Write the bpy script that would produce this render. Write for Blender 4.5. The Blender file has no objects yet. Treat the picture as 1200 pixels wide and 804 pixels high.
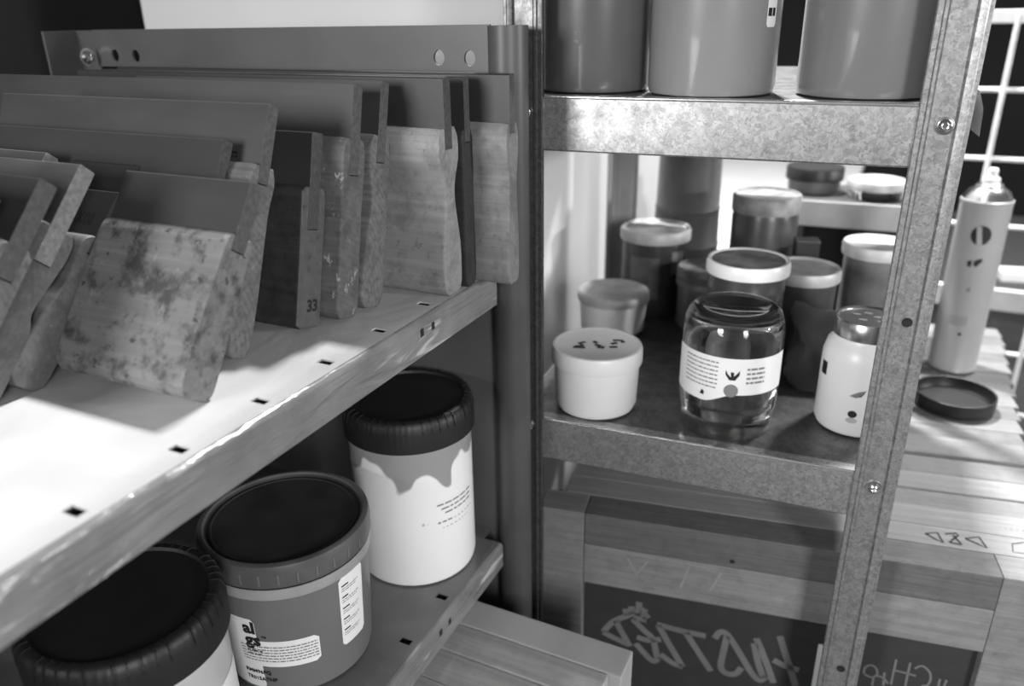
import bpy, bmesh, math, random
from math import sin, cos, pi, radians as R
from mathutils import Matrix, Vector
random.seed(7)

# ------------------------------------------------------------------ camera, world, lights, exposure
SC = bpy.context.scene
COL = SC.collection
cam_data = bpy.data.cameras.new('camera')
cam = bpy.data.objects.new('camera', cam_data)
COL.objects.link(cam)
p_, y_, r_ = R(22.62), R(25.92), R(.887)
Fw = Vector((-sin(y_)*cos(p_), cos(y_)*cos(p_), -sin(p_)))
Rt = Vector((cos(y_), sin(y_), 0))
Up = Rt.cross(Fw)
Rt2 = Rt*cos(r_) - Up*sin(r_)
Up2 = Up*cos(r_) + Rt*sin(r_)
m = Matrix((Rt2, Up2, -Fw)).transposed().to_4x4()
m.translation = (0, 0, 1.30)
cam.matrix_world = m
cam_data.sensor_fit = 'HORIZONTAL'
cam_data.sensor_width = 36
cam_data.lens = 36*924/1200
cam_data.clip_start = .02
cam_data.dof.use_dof = True
cam_data.dof.focus_distance = .60
cam_data.dof.aperture_fstop = 4.6
SC.camera = cam

w = bpy.data.worlds.new('world'); SC.world = w
w.use_nodes = True
w.node_tree.nodes['Background'].inputs[0].default_value = (.8, .8, .8, 1)
w.node_tree.nodes['Background'].inputs[1].default_value = .075

def area(name, loc, target, size, power, sy=None, shape='RECTANGLE'):
    l = bpy.data.lights.new(name, 'AREA'); l.energy = power; l.shape = shape
    l.size = size; l.size_y = sy or size
    o = bpy.data.objects.new(name, l); COL.objects.link(o)
    o.location = loc
    o.rotation_euler = (Vector(target)-Vector(loc)).to_track_quat('-Z', 'Y').to_euler()
    return o
area('ceiling_lamp', (-.37, 1.45, 2.52), (-.40, 1.0, 1.0), .14, 50, .08)
area('ceiling_lamp_right', (.62, 2.0, 2.5), (.1, .9, .8), .3, 25, .1)
area('side_lamp', (2.95, 1.02, 1.60), (-.3, .85, 1.05), .16, 26, .16)
area('window_light', (-1.02, -1.75, 1.66), (-.25, .7, 1.0), .62, 30, .9)
area('window_light_right', (1.55, -1.45, 1.75), (-.2, .7, 1.0), .5, 26, .95)

vs = SC.view_settings
vs.view_transform = 'Standard'; vs.look = 'None'; vs.gamma = 1; vs.use_curve_mapping = False
vs.exposure = .85

# ------------------------------------------------------------------ helpers
def tag(o, label=None, cat=None, group=None, kind=None):
    if label: o['label'] = label
    if cat: o['category'] = cat
    if group: o['group'] = group
    if kind: o['kind'] = kind
    return o

def empty(name, loc, rz=0, label=None, cat=None, group=None):
    o = bpy.data.objects.new(name, None); COL.objects.link(o)
    o.empty_display_size = .02
    o.location = loc; o.rotation_euler = (0, 0, rz)
    return tag(o, label, cat, group)

class MB:
    def __init__(s): s.v = []; s.f = []
    def add(s, vs, fs):
        n = len(s.v); s.v += [tuple(v) for v in vs]; s.f += [tuple(i+n for i in f) for f in fs]
        return s
    def box(s, x0, x1, y0, y1, z0, z1):
        v = [(x, y, z) for x in (x0, x1) for y in (y0, y1) for z in (z0, z1)]
        return s.add(v, [(0,1,3,2),(4,6,7,5),(0,4,5,1),(2,3,7,6),(0,2,6,4),(1,5,7,3)])
    def lathe(s, prof, seg=48, c=(0,0,0), rfun=None):
        """prof: list of (r,z); ends with r=0 are closed to a point"""
        vs = []; fs = []; rows = []
        for r, z in prof:
            if r <= 1e-9:
                rows.append([len(vs)]); vs.append((c[0], c[1], c[2]+z))
            else:
                row = []
                for k in range(seg):
                    a = 2*pi*k/seg
                    rr = rfun(r, z, a) if rfun else r
                    row.append(len(vs)); vs.append((c[0]+rr*cos(a), c[1]+rr*sin(a), c[2]+z))
                rows.append(row)
        for a, b in zip(rows, rows[1:]):
            for k in range(seg):
                k2 = (k+1) % seg
                if len(a) == 1 and len(b) == 1: continue
                if len(a) == 1: fs.append((a[0], b[k2], b[k]))
                elif len(b) == 1: fs.append((a[k], a[k2], b[0]))
                else: fs.append((a[k], a[k2], b[k2], b[k]))
        return s.add(vs, fs)
    def prism(s, poly, axis, a0, a1, cap=True):
        """poly: 2D points; extruded along axis ('x': poly=(y,z), 'y': (x,z), 'z': (x,y))"""
        def P(p, t):
            return {'x': (t, p[0], p[1]), 'y': (p[0], t, p[1]), 'z': (p[0], p[1], t)}[axis]
        n = len(poly)
        vs = [P(p, a0) for p in poly] + [P(p, a1) for p in poly]
        fs = [(i, (i+1) % n, n+(i+1) % n, n+i) for i in range(n)]
        if cap: fs += [tuple(range(n))[::-1], tuple(range(n, 2*n))]
        return s.add(vs, fs)
    def loft(s, rings, cap=True):
        n = len(rings[0]); vs = [p for r in rings for p in r]; fs = []
        for j in range(len(rings)-1):
            for i in range(n):
                fs.append((j*n+i, j*n+(i+1) % n, (j+1)*n+(i+1) % n, (j+1)*n+i))
        if cap: fs += [tuple(range(n))[::-1], tuple(range((len(rings)-1)*n, len(rings)*n))]
        return s.add(vs, fs)
    def tube(s, pts, r, seg=8):
        pts = [Vector(p) for p in pts]; rings = []
        for i, p in enumerate(pts):
            t = (pts[min(i+1, len(pts)-1)] - pts[max(i-1, 0)]).normalized()
            u = t.cross(Vector((0, 0, 1)) if abs(t.z) < .9 else Vector((1, 0, 0))).normalized(); v = t.cross(u)
            rings.append([p + u*r*cos(2*pi*k/seg) + v*r*sin(2*pi*k/seg) for k in range(seg)])
        return s.loft(rings)
    def build(s, name, mat, parent=None, smooth=32, bevel=0, **kw):
        me = bpy.data.meshes.new(name); me.from_pydata(s.v, [], s.f); me.validate()
        bm = bmesh.new(); bm.from_mesh(me)
        big = [f for f in bm.faces if len(f.verts) > 4]
        if big: bmesh.ops.triangulate(bm, faces=big)
        bmesh.ops.recalc_face_normals(bm, faces=bm.faces)
        if bevel:
            es = [e for e in bm.edges if e.is_manifold and e.calc_face_angle(0) > .6]
            bmesh.ops.bevel(bm, geom=es, offset=bevel, segments=2, affect='EDGES', profile=.6)
        bm.to_mesh(me); bm.free()
        if smooth:
            me.shade_smooth(); me.set_sharp_from_angle(angle=R(smooth))
        me.materials.append(mat)
        o = bpy.data.objects.new(name, me); COL.objects.link(o); o.parent = parent
        return tag(o, **kw)

def spline(pts, n=6, closed=True):
    out = []; N = len(pts)
    rng = range(N) if closed else range(N-1)
    for i in rng:
        if closed: a, b, c, d = pts[i-1], pts[i], pts[(i+1) % N], pts[(i+2) % N]
        else: a, b, c, d = pts[max(i-1, 0)], pts[i], pts[i+1], pts[min(i+2, N-1)]
        for k in range(n):
            t = k/n
            out.append(tuple(.5*((2*b[j])+(-a[j]+c[j])*t+(2*a[j]-5*b[j]+4*c[j]-d[j])*t*t+(-a[j]+3*b[j]-3*c[j]+d[j])*t**3) for j in range(len(b))))
    if not closed: out.append(tuple(pts[-1]))
    return out

def text_geo(s, size, bold=0):
    cu = bpy.data.curves.new('lettering', 'FONT'); cu.body = s; cu.size = size; cu.resolution_u = 2; cu.offset = bold
    o = bpy.data.objects.new('lettering', cu); COL.objects.link(o)
    dg = bpy.context.evaluated_depsgraph_get()
    me = bpy.data.meshes.new_from_object(o.evaluated_get(dg))
    vs = [(v.co.x, v.co.y) for v in me.vertices]; fs = [tuple(p.vertices) for p in me.polygons]
    bpy.data.objects.remove(o); bpy.data.curves.remove(cu); bpy.data.meshes.remove(me)
    return vs, fs

def strips(lines, th=.0006, word=(.0015, .006), gap=.0012, seed=1):
    """rows of printed words too small to read: lines = [(x0, x1, y)]"""
    rd = random.Random(seed); vs = []; fs = []
    for x0, x1, y in lines:
        x = x0
        while x < x1:
            e = min(x+rd.uniform(*word), x1); n = len(vs)
            vs += [(x, y), (e, y), (e, y+th), (x, y+th)]; fs.append((n, n+1, n+2, n+3)); x = e+gap
    return vs, fs

def ribbon(pts, wd):
    """flat stroke along a 2D polyline"""
    vs = []; fs = []
    for i, p in enumerate(pts):
        a = Vector(pts[max(i-1, 0)]); b = Vector(pts[min(i+1, len(pts)-1)]); t = (b-a).normalized()
        nrm = Vector((-t.y, t.x))*wd/2
        vs += [(p[0]+nrm.x, p[1]+nrm.y), (p[0]-nrm.x, p[1]-nrm.y)]
    for i in range(len(pts)-1): fs.append((2*i, 2*i+1, 2*i+3, 2*i+2))
    return vs, fs

def on_cyl(geo, r, a0, z0, flip=False):
    """wrap flat print round a vertical cylinder; x runs counterclockwise seen from above (left to right for a viewer outside)"""
    vs, fs = geo
    return [(r*cos(a0+x/r), r*sin(a0+x/r), z0+y) for x, y in vs], fs

def ellipse_geo(rx, ry, cx_=0, cy_=0, n=12):
    vs = []; fs = []
    for i in range(n+1):
        t = -cos(pi*i/n); h = max(sin(pi*i/n), .02)*ry
        vs += [(cx_+rx*t, cy_-h), (cx_+rx*t, cy_+h)]
    for i in range(n): fs.append((2*i, 2*i+2, 2*i+3, 2*i+1))
    return vs, fs

def rect_grid(w_, h_, nx=14, ny=2, rad=0):
    vs = []; fs = []
    for j in range(ny+1):
        for i in range(nx+1):
            x = w_*(i/nx-.5); y = h_*j/ny
            if rad:
                e = w_/2-abs(x); d = 0
                if e < rad: d = rad-math.sqrt(max(rad*rad-(rad-e)**2, 0))
                y = d+(h_-2*d)*j/ny
            vs.append((x, y))
    for j in range(ny):
        for i in range(nx):
            n = j*(nx+1)+i; fs.append((n, n+1, n+nx+2, n+nx+1))
    return vs, fs

# ------------------------------------------------------------------ materials (greyscale photograph)
def g(v): return (v, v, v, 1)
def nmat(name, rough=.5, metal=0, spec=.5, coat=0):
    mt = bpy.data.materials.new(name); mt.use_nodes = True
    nt = mt.node_tree; b = nt.nodes['Principled BSDF']
    b.inputs['Roughness'].default_value = rough; b.inputs['Metallic'].default_value = metal
    b.inputs['Specular IOR Level'].default_value = spec; b.inputs['Coat Weight'].default_value = coat; b.inputs['Coat Roughness'].default_value = .06
    return mt, nt, b
def nd(nt, t, **kw):
    n = nt.nodes.new(t)
    for k, v in kw.items():
        if hasattr(n, k): setattr(n, k, v)
        else: n.inputs[k].default_value = v
    return n
def coords(nt, scale=(1, 1, 1), rot=(0, 0, 0), loc=(0, 0, 0)):
    tc = nd(nt, 'ShaderNodeTexCoord'); mp = nd(nt, 'ShaderNodeMapping')
    mp.inputs['Scale'].default_value = scale; mp.inputs['Rotation'].default_value = rot; mp.inputs['Location'].default_value = loc
    nt.links.new(tc.outputs['Object'], mp.inputs[0]); return mp.outputs[0]
def ramp(nt, src, stops):
    r = nd(nt, 'ShaderNodeValToRGB'); e = r.color_ramp.elements
    while len(e) < len(stops): e.new(.5)
    for k, (p, v) in zip(e, stops): k.position = p; k.color = g(v)
    nt.links.new(src, r.inputs[0]); return r.outputs[0]
def mix(nt, a, b, fac, mode='MIX'):
    n = nd(nt, 'ShaderNodeMix', data_type='RGBA', blend_type=mode)
    for s, v in ((0, fac), (6, a), (7, b)):
        if isinstance(v, (int, float)): n.inputs[s].default_value = v if s == 0 else g(v)
        else: nt.links.new(v, n.inputs[s])
    return n.outputs[2]
def bump(nt, b, src, strength=.2, dist=.001):
    n = nd(nt, 'ShaderNodeBump'); n.inputs['Strength'].default_value = strength; n.inputs['Distance'].default_value = dist
    nt.links.new(src, n.inputs['Height']); nt.links.new(n.outputs[0], b.inputs['Normal'])
def plain(name, v, rough=.5, metal=0, var=.12, scale=40, spec=.5, coat=0, bmp=.05):
    mt, nt, b = nmat(name, rough, metal, spec, coat)
    n = nd(nt, 'ShaderNodeTexNoise', Scale=scale, Detail=6.); nt.links.new(coords(nt), n.inputs['Vector'])
    nt.links.new(ramp(nt, n.outputs[0], [(.3, v*(1-var)), (.7, min(v*(1+var), 1))]), b.inputs['Base Color'])
    if bmp: bump(nt, b, n.outputs[0], bmp, .001)
    return mt
def rubber(name, v, rough, var, scale):
    """dark rubber; sawn, dusty end faces painted paler for the light from the right"""
    mt, nt, b = nmat(name, rough)
    n = nd(nt, 'ShaderNodeTexNoise', Scale=float(scale), Detail=6.); nt.links.new(coords(nt, (.3, 1, 1)), n.inputs['Vector'])
    n2 = nd(nt, 'ShaderNodeTexNoise', Scale=260., Detail=6., Roughness=.7); nt.links.new(coords(nt), n2.inputs['Vector'])
    col = ramp(nt, n.outputs[0], [(.3, v*(1-var)), (.7, v*(1+var))])
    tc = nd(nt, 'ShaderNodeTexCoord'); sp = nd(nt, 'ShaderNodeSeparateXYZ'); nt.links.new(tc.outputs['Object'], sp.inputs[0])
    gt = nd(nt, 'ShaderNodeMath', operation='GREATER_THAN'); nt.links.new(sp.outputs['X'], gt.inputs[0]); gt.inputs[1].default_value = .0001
    end = ramp(nt, n2.outputs[0], [(.35, v*1.5), (.62, v*2.6), (.72, v*4.5)])  # light on the end faces put in as paler colour, with dusty specks
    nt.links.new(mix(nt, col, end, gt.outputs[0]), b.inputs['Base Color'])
    bump(nt, b, n2.outputs[0], .12, .0005)
    return mt
def wood(name, v, dark=.35, blotch=.5, flecks=.0, grain=1., seed=0, rough=.6, endv=0):
    mt, nt, b = nmat(name, rough, 0, .4)
    s = seed*3.7
    c1 = coords(nt, (9, 190, 190), (0, 0, 0), (s, s, s))
    gr = nd(nt, 'ShaderNodeTexNoise', Scale=1., Detail=7., Roughness=.65); nt.links.new(c1, gr.inputs['Vector'])
    col = ramp(nt, gr.outputs[0], [(.28, v*(1-.5*grain)), (.5, v), (.75, min(v*1.3, 1))])
    c2 = coords(nt, (.12, 1, 1), (0, 0, 0), (s*.1, .035+(seed % 5)*.012, -.05+(seed % 3)*.06))
    rg = nd(nt, 'ShaderNodeTexWave', wave_type='RINGS', rings_direction='X', Scale=75., Distortion=1.6, Detail=3.)
    rg.inputs['Detail Scale'].default_value = 1.2; nt.links.new(c2, rg.inputs['Vector'])
    col = mix(nt, col, ramp(nt, rg.outputs[0], [(.0, .72), (.6, 1)]), .55*grain, 'MULTIPLY')
    bl = nd(nt, 'ShaderNodeTexNoise', Scale=52., Detail=8., Roughness=.66); nt.links.new(coords(nt, loc=(s, 0, s)), bl.inputs['Vector'])
    col = mix(nt, col, v*dark, ramp(nt, bl.outputs[0], [(.48, 0), (.62, blotch)]))
    bl2 = nd(nt, 'ShaderNodeTexNoise', Scale=130., Detail=5., Roughness=.7); nt.links.new(coords(nt, loc=(0, s, s)), bl2.inputs['Vector'])
    col = mix(nt, col, v*dark*.6, ramp(nt, bl2.outputs[0], [(.60, 0), (.66, blotch*.9)]))
    if flecks:
        fl = nd(nt, 'ShaderNodeTexNoise', Scale=90., Detail=9., Roughness=.75); nt.links.new(coords(nt, (1, 1, .6), loc=(s, s, 0)), fl.inputs['Vector'])
        col = mix(nt, col, .78, ramp(nt, fl.outputs[0], [(.62-.06*flecks, 0), (.66-.04*flecks, flecks)]))
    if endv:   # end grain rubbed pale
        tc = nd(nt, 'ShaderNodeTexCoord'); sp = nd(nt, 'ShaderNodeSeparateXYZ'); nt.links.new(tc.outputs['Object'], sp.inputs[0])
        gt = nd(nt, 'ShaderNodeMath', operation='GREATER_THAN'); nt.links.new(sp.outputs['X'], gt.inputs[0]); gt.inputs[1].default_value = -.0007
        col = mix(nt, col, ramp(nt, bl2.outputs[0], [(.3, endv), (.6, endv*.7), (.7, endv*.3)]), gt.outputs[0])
    nt.links.new(col, b.inputs['Base Color'])
    bump(nt, b, gr.outputs[0], .25, .0006)
    return mt
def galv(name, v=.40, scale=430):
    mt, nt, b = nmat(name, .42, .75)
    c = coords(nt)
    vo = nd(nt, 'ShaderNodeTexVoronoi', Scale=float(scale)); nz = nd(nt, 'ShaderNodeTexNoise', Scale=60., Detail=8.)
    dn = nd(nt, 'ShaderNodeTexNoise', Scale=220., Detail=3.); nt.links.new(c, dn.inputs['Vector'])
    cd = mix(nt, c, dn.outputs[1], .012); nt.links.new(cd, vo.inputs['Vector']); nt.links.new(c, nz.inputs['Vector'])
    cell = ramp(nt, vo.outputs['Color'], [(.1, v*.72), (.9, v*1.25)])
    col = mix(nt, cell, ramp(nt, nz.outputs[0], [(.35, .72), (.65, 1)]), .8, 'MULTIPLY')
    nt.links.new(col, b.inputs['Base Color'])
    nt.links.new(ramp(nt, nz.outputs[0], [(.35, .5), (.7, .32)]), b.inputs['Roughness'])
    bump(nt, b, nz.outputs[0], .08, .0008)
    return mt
def glassy(name, v=.95, rough=.03):
    mt, nt, b = nmat(name, rough)
    b.inputs['Transmission Weight'].default_value = 1; b.inputs['IOR'].default_value = 1.45
    b.inputs['Base Color'].default_value = g(v)
    return mt
def taped(name, v=.3):
    mt, nt, b = nmat(name, .22, .0, .6, .5)
    n = nd(nt, 'ShaderNodeTexNoise', Scale=1., Detail=5., Distortion=.8); nt.links.new(coords(nt, (55, 11, 70), (.5, 0, 0)), n.inputs['Vector'])
    n2 = nd(nt, 'ShaderNodeTexNoise', Scale=26., Detail=6.); nt.links.new(coords(nt), n2.inputs['Vector'])
    nt.links.new(mix(nt, ramp(nt, n2.outputs[0], [(.3, v*.8), (.7, v*1.15)]), .75, ramp(nt, n.outputs[0], [(.60, 0), (.68, .5)])), b.inputs['Base Color'])  # pale streaks in the colour stand for highlights on tape wrinkles
    bump(nt, b, n.outputs[0], .9, .006)
    return mt
def paper(name):
    mt, nt, b = nmat(name, .38, 0, .45)
    n = nd(nt, 'ShaderNodeTexNoise', Scale=9., Detail=4., Distortion=1.2); nt.links.new(coords(nt, (1, .6, 1)), n.inputs['Vector'])
    n2 = nd(nt, 'ShaderNodeTexNoise', Scale=70., Detail=8., Roughness=.7); nt.links.new(coords(nt), n2.inputs['Vector'])
    col = mix(nt, ramp(nt, n.outputs[0], [(.3, .42), (.6, .52)]), .1, ramp(nt, n2.outputs[0], [(.68, 0), (.76, .5)]))
    nt.links.new(col, b.inputs['Base Color'])
    bump(nt, b, n.outputs[0], .5, .006)
    return mt
def stained_white(name):
    """white plastic tub wall with a grey ragged ink band under the lid"""
    mt, nt, b = nmat(name, .35, 0, .5)
    tc = nd(nt, 'ShaderNodeTexCoord'); sp = nd(nt, 'ShaderNodeSeparateXYZ'); nt.links.new(tc.outputs['Object'], sp.inputs[0])
    n = nd(nt, 'ShaderNodeTexNoise', Scale=34., Detail=1.2); nt.links.new(coords(nt, (1, 1, .75), loc=(.3, .1, 0)), n.inputs['Vector'])
    ad = nd(nt, 'ShaderNodeMath', operation='MULTIPLY_ADD'); nt.links.new(n.outputs[0], ad.inputs[0]); ad.inputs[1].default_value = .085
    nt.links.new(sp.outputs['Z'], ad.inputs[2])
    col = mix(nt, .86, .30, ramp(nt, ad.outputs[0], [(.1655, 0), (.1675, 1)]))
    n2 = nd(nt, 'ShaderNodeTexNoise', Scale=60., Detail=6.); nt.links.new(coords(nt, loc=(1, 2, 3)), n2.inputs['Vector'])
    col = mix(nt, col, .2, ramp(nt, n2.outputs[0], [(.70, 0), (.74, .6)]))
    nt.links.new(col, b.inputs['Base Color'])
    return mt

M = {}
M['galv'] = galv('galvanised_steel')
M['galv_shaded'] = galv('galvanised_steel_shaded', .16)  # darker copy: shade on left post and shelf tops put into the colour
M['steel_paint'] = plain('grey_painted_steel', .065, .42, 0, .1, 25)
M['steel_panel'] = plain('grey_painted_panel', .085, .5, 0, .15, 12)
M['paper'] = paper('white_shelf_liner')
M['liner_grey'] = plain('grey_plastic_liner', .13, .25, 0, .25, 16, .5, .3, .3)
M['taped'] = taped('clear_taped_edge', .2)
M['edge_glint'] = plain('edge_glint_steel', .75, .25, .9, .1, 40)  # bright steel for the highlight along the beam edges
M['rear_paint'] = plain('pale_grey_steel', .42, .5, 0, .1, 30)
M['zinc'] = plain('zinc_bolt', .7, .22, 1, .1, 60)
M['hole_shade'] = plain('recess_shade', .012, .8)  # near-black colour stands for the shade inside holes and slots
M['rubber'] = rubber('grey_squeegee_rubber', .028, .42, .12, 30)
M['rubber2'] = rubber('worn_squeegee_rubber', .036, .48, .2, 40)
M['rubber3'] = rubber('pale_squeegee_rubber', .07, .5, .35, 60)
M['black_plastic'] = plain('black_plastic', .012, .45, 0, .2, 50)
M['lid_plastic'] = plain('charcoal_plastic_lid', .011, .5, 0, .25, 30)
M['white_plastic'] = plain('white_plastic', .85, .35, 0, .04, 20)
M['cream_plastic'] = plain('translucent_cream_plastic', .5, .35, 0, .1, 15)
M['grey_bucket'] = plain('grey_bucket_plastic', .15, .35, 0, .12, 12)
M['label'] = plain('white_label', .8, .5, 0, .04, 30)
M['ink'] = plain('black_print', .01, .6)
M['grey_ink'] = plain('grey_print', .2, .6)
M['white_wall'] = plain('white_painted_wall', .58, .75, 0, .03, 6, .3)
M['dark_wall'] = plain('charcoal_wall', .014, .8, 0, .15, 5, .3)
M['floor'] = plain('grey_concrete_floor', .12, .8, 0, .25, 8)
M['glass'] = glassy('clear_glass', 1., .0)
M['tag_plastic'] = glassy('clear_tag_plastic', .8, .2)
M['grey_plastic_a'] = plain('dark_grey_container', .09, .3, 0, .08, 8, .5, .8)
M['grey_plastic_b'] = plain('mid_grey_container', .22, .3, 0, .12, 8, .5, .8)
M['grey_plastic_c'] = plain('slate_container', .16, .3, 0, .08, 8, .5, .8)
M['stained'] = stained_white('ink_stained_white_plastic')
M['mesh'] = plain('grey_screen_mesh', .035, .7, 0, .1, 60)
M['stencil'] = plain('pale_stencil', .17, .7)
M['chalk'] = plain('faint_chalk', .3, .8)
M['pine'] = wood('pale_pine_frame', .21, .55, .25, 0, .45, 3)
M['pine2'] = wood('grey_pine_frame', .165, .5, .3, 0, .5, 8)
M['pine_pale'] = wood('bleached_pine_frame', .26, .6, .15, 0, .3, 21)
M['pine_soft'] = wood('soft_pine_frame', .38, .6, .2, 0, .3, 23)
M['pine_mid'] = wood('mid_frame_wood', .22, .5, .3, 0, .4, 15)
M['pine_low'] = wood('pale_lower_rail', .24, .5, .3, 0, .4, 19)
M['pine_dark'] = wood('dark_frame_wood', .13, .5, .3, 0, .5, 17)
M['pine_dull'] = wood('dull_frame_wood', .1, .5, .4, 0, .5, 11)
M['alu2'] = plain('dull_aluminium', .45, .4, .1, .12, 14)
M['alu'] = plain('brushed_aluminium', .4, .32, .8, .12, 14)
M['wire'] = plain('white_coated_wire', .75, .35)
M['table_white'] = plain('white_table_top', .85, .5, 0, .03, 5)
M['bench_dark'] = plain('dark_bench_top', .03, .6)
M['cab_grey'] = plain('grey_cabinet', .1, .6)
M['dark_content'] = plain('dark_jar_content', .06, .3, 0, .3, 35)
M['mid_content'] = plain('grey_jar_content', .14, .3, 0, .3, 35)
M['lid_grey'] = plain('worn_pale_lid', .45, .4, 0, .35, 30)
M['lid_pale'] = plain('pale_worn_lid_top', .5, .4, .1, .2, 40)
M['lid_dirty'] = plain('inky_lid_top', .22, .45, 0, .6, 38)
M['tin'] = plain('tin_plate', .6, .25, 1, .15, 40)
M['can'] = plain('grey_painted_can', .4, .3, .1, .06, 10)
M['bag'] = plain('dark_foil_bag', .09, .38, .2, .4, 30, .5, 0, .5)
woods = dict(
    A=wood('worn_wood_a', .19, .5, .6, .03, .3, 1), B=wood('dark_wood_b', .03, .5, .5, .0, .6, 2),
    C=wood('smooth_wood_c', .24, .45, .5, .08, .3, 3), D=wood('streaked_wood_d', .14, .4, .5, .1, 1., 4),
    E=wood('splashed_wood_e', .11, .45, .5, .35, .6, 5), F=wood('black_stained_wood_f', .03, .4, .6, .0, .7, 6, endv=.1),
    G=wood('ringed_wood_g', .13, .5, .4, .12, 1., 7), I=wood('blotchy_wood_i', .16, .22, .9, .12, .35, 9),
    J=wood('grey_wood_j', .115, .5, .45, .12, .5, 10), K=wood('brown_wood_k', .085, .5, .5, .05, .6, 12),
    L=wood('ringed_wood_l', .12, .45, .45, .0, 1., 13))

# ------------------------------------------------------------------ the room
def struct(name, mb, mt, **kw):
    return mb.build(name, mt, smooth=0, kind='structure', **kw)
struct('floor', MB().box(-2.5, 3, -1.2, 4.2, -.05, 0), M['floor'])
struct('wall_back', MB().box(-.976, -.40, .85, 1.57, 0, 1.74), M['white_wall'])
struct('wall_left', MB().box(-1.25, -1.15, -1.2, 4.2, 0, 2.5), M['dark_wall'])
struct('wall_far', MB().box(-1.15, 3, 4.1, 4.2, 0, 2.5), M['dark_wall'])

# ------------------------------------------------------------------ left shelving unit
LU = empty('grey_shelving_unit', (-.303, .30, 0), 0, 'grey painted steel shelving unit with tubular post holding squeegees and tubs', 'shelving')
LX, LY = .303, -.30          # offsets from world to unit coordinates
def lu(mb, name, mt, par=None, **kw):
    o = mb.build(name, mt, par or LU, **kw)
    if par is None: mb_shift(o, LX, LY)
    return o
def mb_shift(o, dx, dy, dz=0):
    o.data.transform(Matrix.Translation((dx, dy, dz)))

def shelf(zt, zb, liner, lip_mat, name):
    ys, ye = -.12, .594
    mb = MB()
    xs0, xs1 = -.3245, -.3135
    t = .0012
    def slab(x0, x1, y0, y1): mb.box(x0, x1, y0, y1, zt-t, zt)
    slab(-.78, xs0, ys, .6122); slab(xs1, -.3069, ys, ye)
    y = ys
    for k in range(-4, 6):
        c = .1889+.0619*k
        slab(xs0, xs1, y, c-.0031); y = c+.0031
    slab(xs0, xs1, y, ye)
    top = lu(mb, 'shelf', liner, smooth=0)
    sb = MB().box(-.328, -.310, ys+.002, ye-.002, zt-.006, zt-.005).build('slot_shade', M['hole_shade'], top, smooth=0); mb_shift(sb, LX, LY)  # added dark sheet stands for the shade below the slots
    # folded front lip with a rounded top edge
    r = .004; arc = [(-.307+r*sin(a*pi/12), zt-r+r*cos(a*pi/12)) for a in range(0, 7)]
    prof = [(x, z) for x, z in arc] + [(-.303, zb), (-.3045, zb-.001), (-.318, zb-.001), (-.318, zb+.001), (-.3055, zb+.001), (-.3055, zt-.005), (-.3072, zt-.003), (-.3072, zt-.0004)]
    # wrinkled along its length
    ring = []
    rd = random.Random(3)
    N = 70
    for k in range(N+1):
        y = ys+(ye-ys)*k/N
        ring.append([(px+rd.uniform(-.0004, .0004)*(pz > zb+.003), y, pz) for px, pz in prof])
    lip = MB().loft(ring).build('front_lip', lip_mat, top, smooth=50)
    mb_shift(lip, LX, LY)
    for yy in (.468, .484):
        h = MB().prism([(yy-.0022, zt-.014), (yy+.0022, zt-.014), (yy+.0022, zt-.008), (yy-.0022, zt-.008)], 'x', -.3035, -.3026).build('punched_slot', M['hole_shade'], top, smooth=0)
        mb_shift(h, LX, LY)
    return top
shelf(1.09, 1.06, M['paper'], M['taped'], 'upper')
shelf(.80, .772, M['liner_grey'], M['taped'], 'lower')
# tubular post
tp = lu(MB().lathe([(.0145, .02), (.0165, .02), (.0165, 1.292), (.0145, 1.292), (.0145, .02)], 32, (-.297, .6125, 0)), 'post', M['steel_paint'])
lu(MB().box(-.8, -.797, .567, .607, .02, 1.291).box(-.8, -.77, .604, .607, .02, 1.291), 'post', M['steel_paint'], smooth=0, bevel=.0005)
lu(MB().box(-.8, -.77, -.11, -.107, .02, 1.291).box(-.8, -.797, -.11, -.07, .02, 1.291), 'post', M['steel_paint'], smooth=0)
lu(MB().lathe([(.0145, .02), (.0165, .02), (.0165, 1.0), (.0145, 1.0), (.0145, .02)], 32, (-.297, -.145, 0)), 'post', M['steel_paint'])
# end rail with real bolt holes
def rail():
    cu = bpy.data.curves.new('rail_outline', 'CURVE'); cu.dimensions = '2D'; cu.fill_mode = 'BOTH'; cu.extrude = .0012
    def sp(pts):
        s = cu.splines.new('POLY'); s.points.add(len(pts)-1); s.use_cyclic_u = True
        for q, p in zip(s.points, pts): q.co = (p[0], p[1], 0, 1)
    sp([(-.772, 1.256), (-.309, 1.256), (-.309, 1.293), (-.772, 1.2915)])
    for cx_, cz_ in ((-.744, 1.2668), (-.714, 1.2664), (-.357, 1.2676), (-.328, 1.2672)):
        sp([(cx_+.0052*cos(-a*pi/10), cz_+.0062*sin(-a*pi/10)) for a in range(20)])
    o = bpy.data.objects.new('rail_outline', cu); COL.objects.link(o)
    me = bpy.data.meshes.new_from_object(o.evaluated_get(bpy.context.evaluated_depsgraph_get()))
    bpy.data.objects.remove(o)
    me.transform(Matrix.Translation((LX, .605+LY, 0)) @ Matrix.Rotation(pi/2, 4, 'X'))
    me.name = 'rail'; me.materials.clear(); me.materials.append(M['steel_paint'])
    r = bpy.data.objects.new('rail', me); COL.objects.link(r); r.parent = LU
rail()
lu(MB().box(-.79, -.3145, .6125, .6165, .7995, 1.0905), 'end_panel', M['steel_panel'], smooth=0)
lu(MB().box(-.772, -.31, -.128, -.1225, .02, 1.06), 'end_panel', M['steel_panel'], smooth=0)  # unseen near end sheet, added to block the left window light
lu(MB().box(-.808, -.803, -.12, .60, .02, 1.09), 'added_panel', M['steel_panel'], smooth=0)  # unseen sheet behind the unit, added to block the left window light
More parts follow.
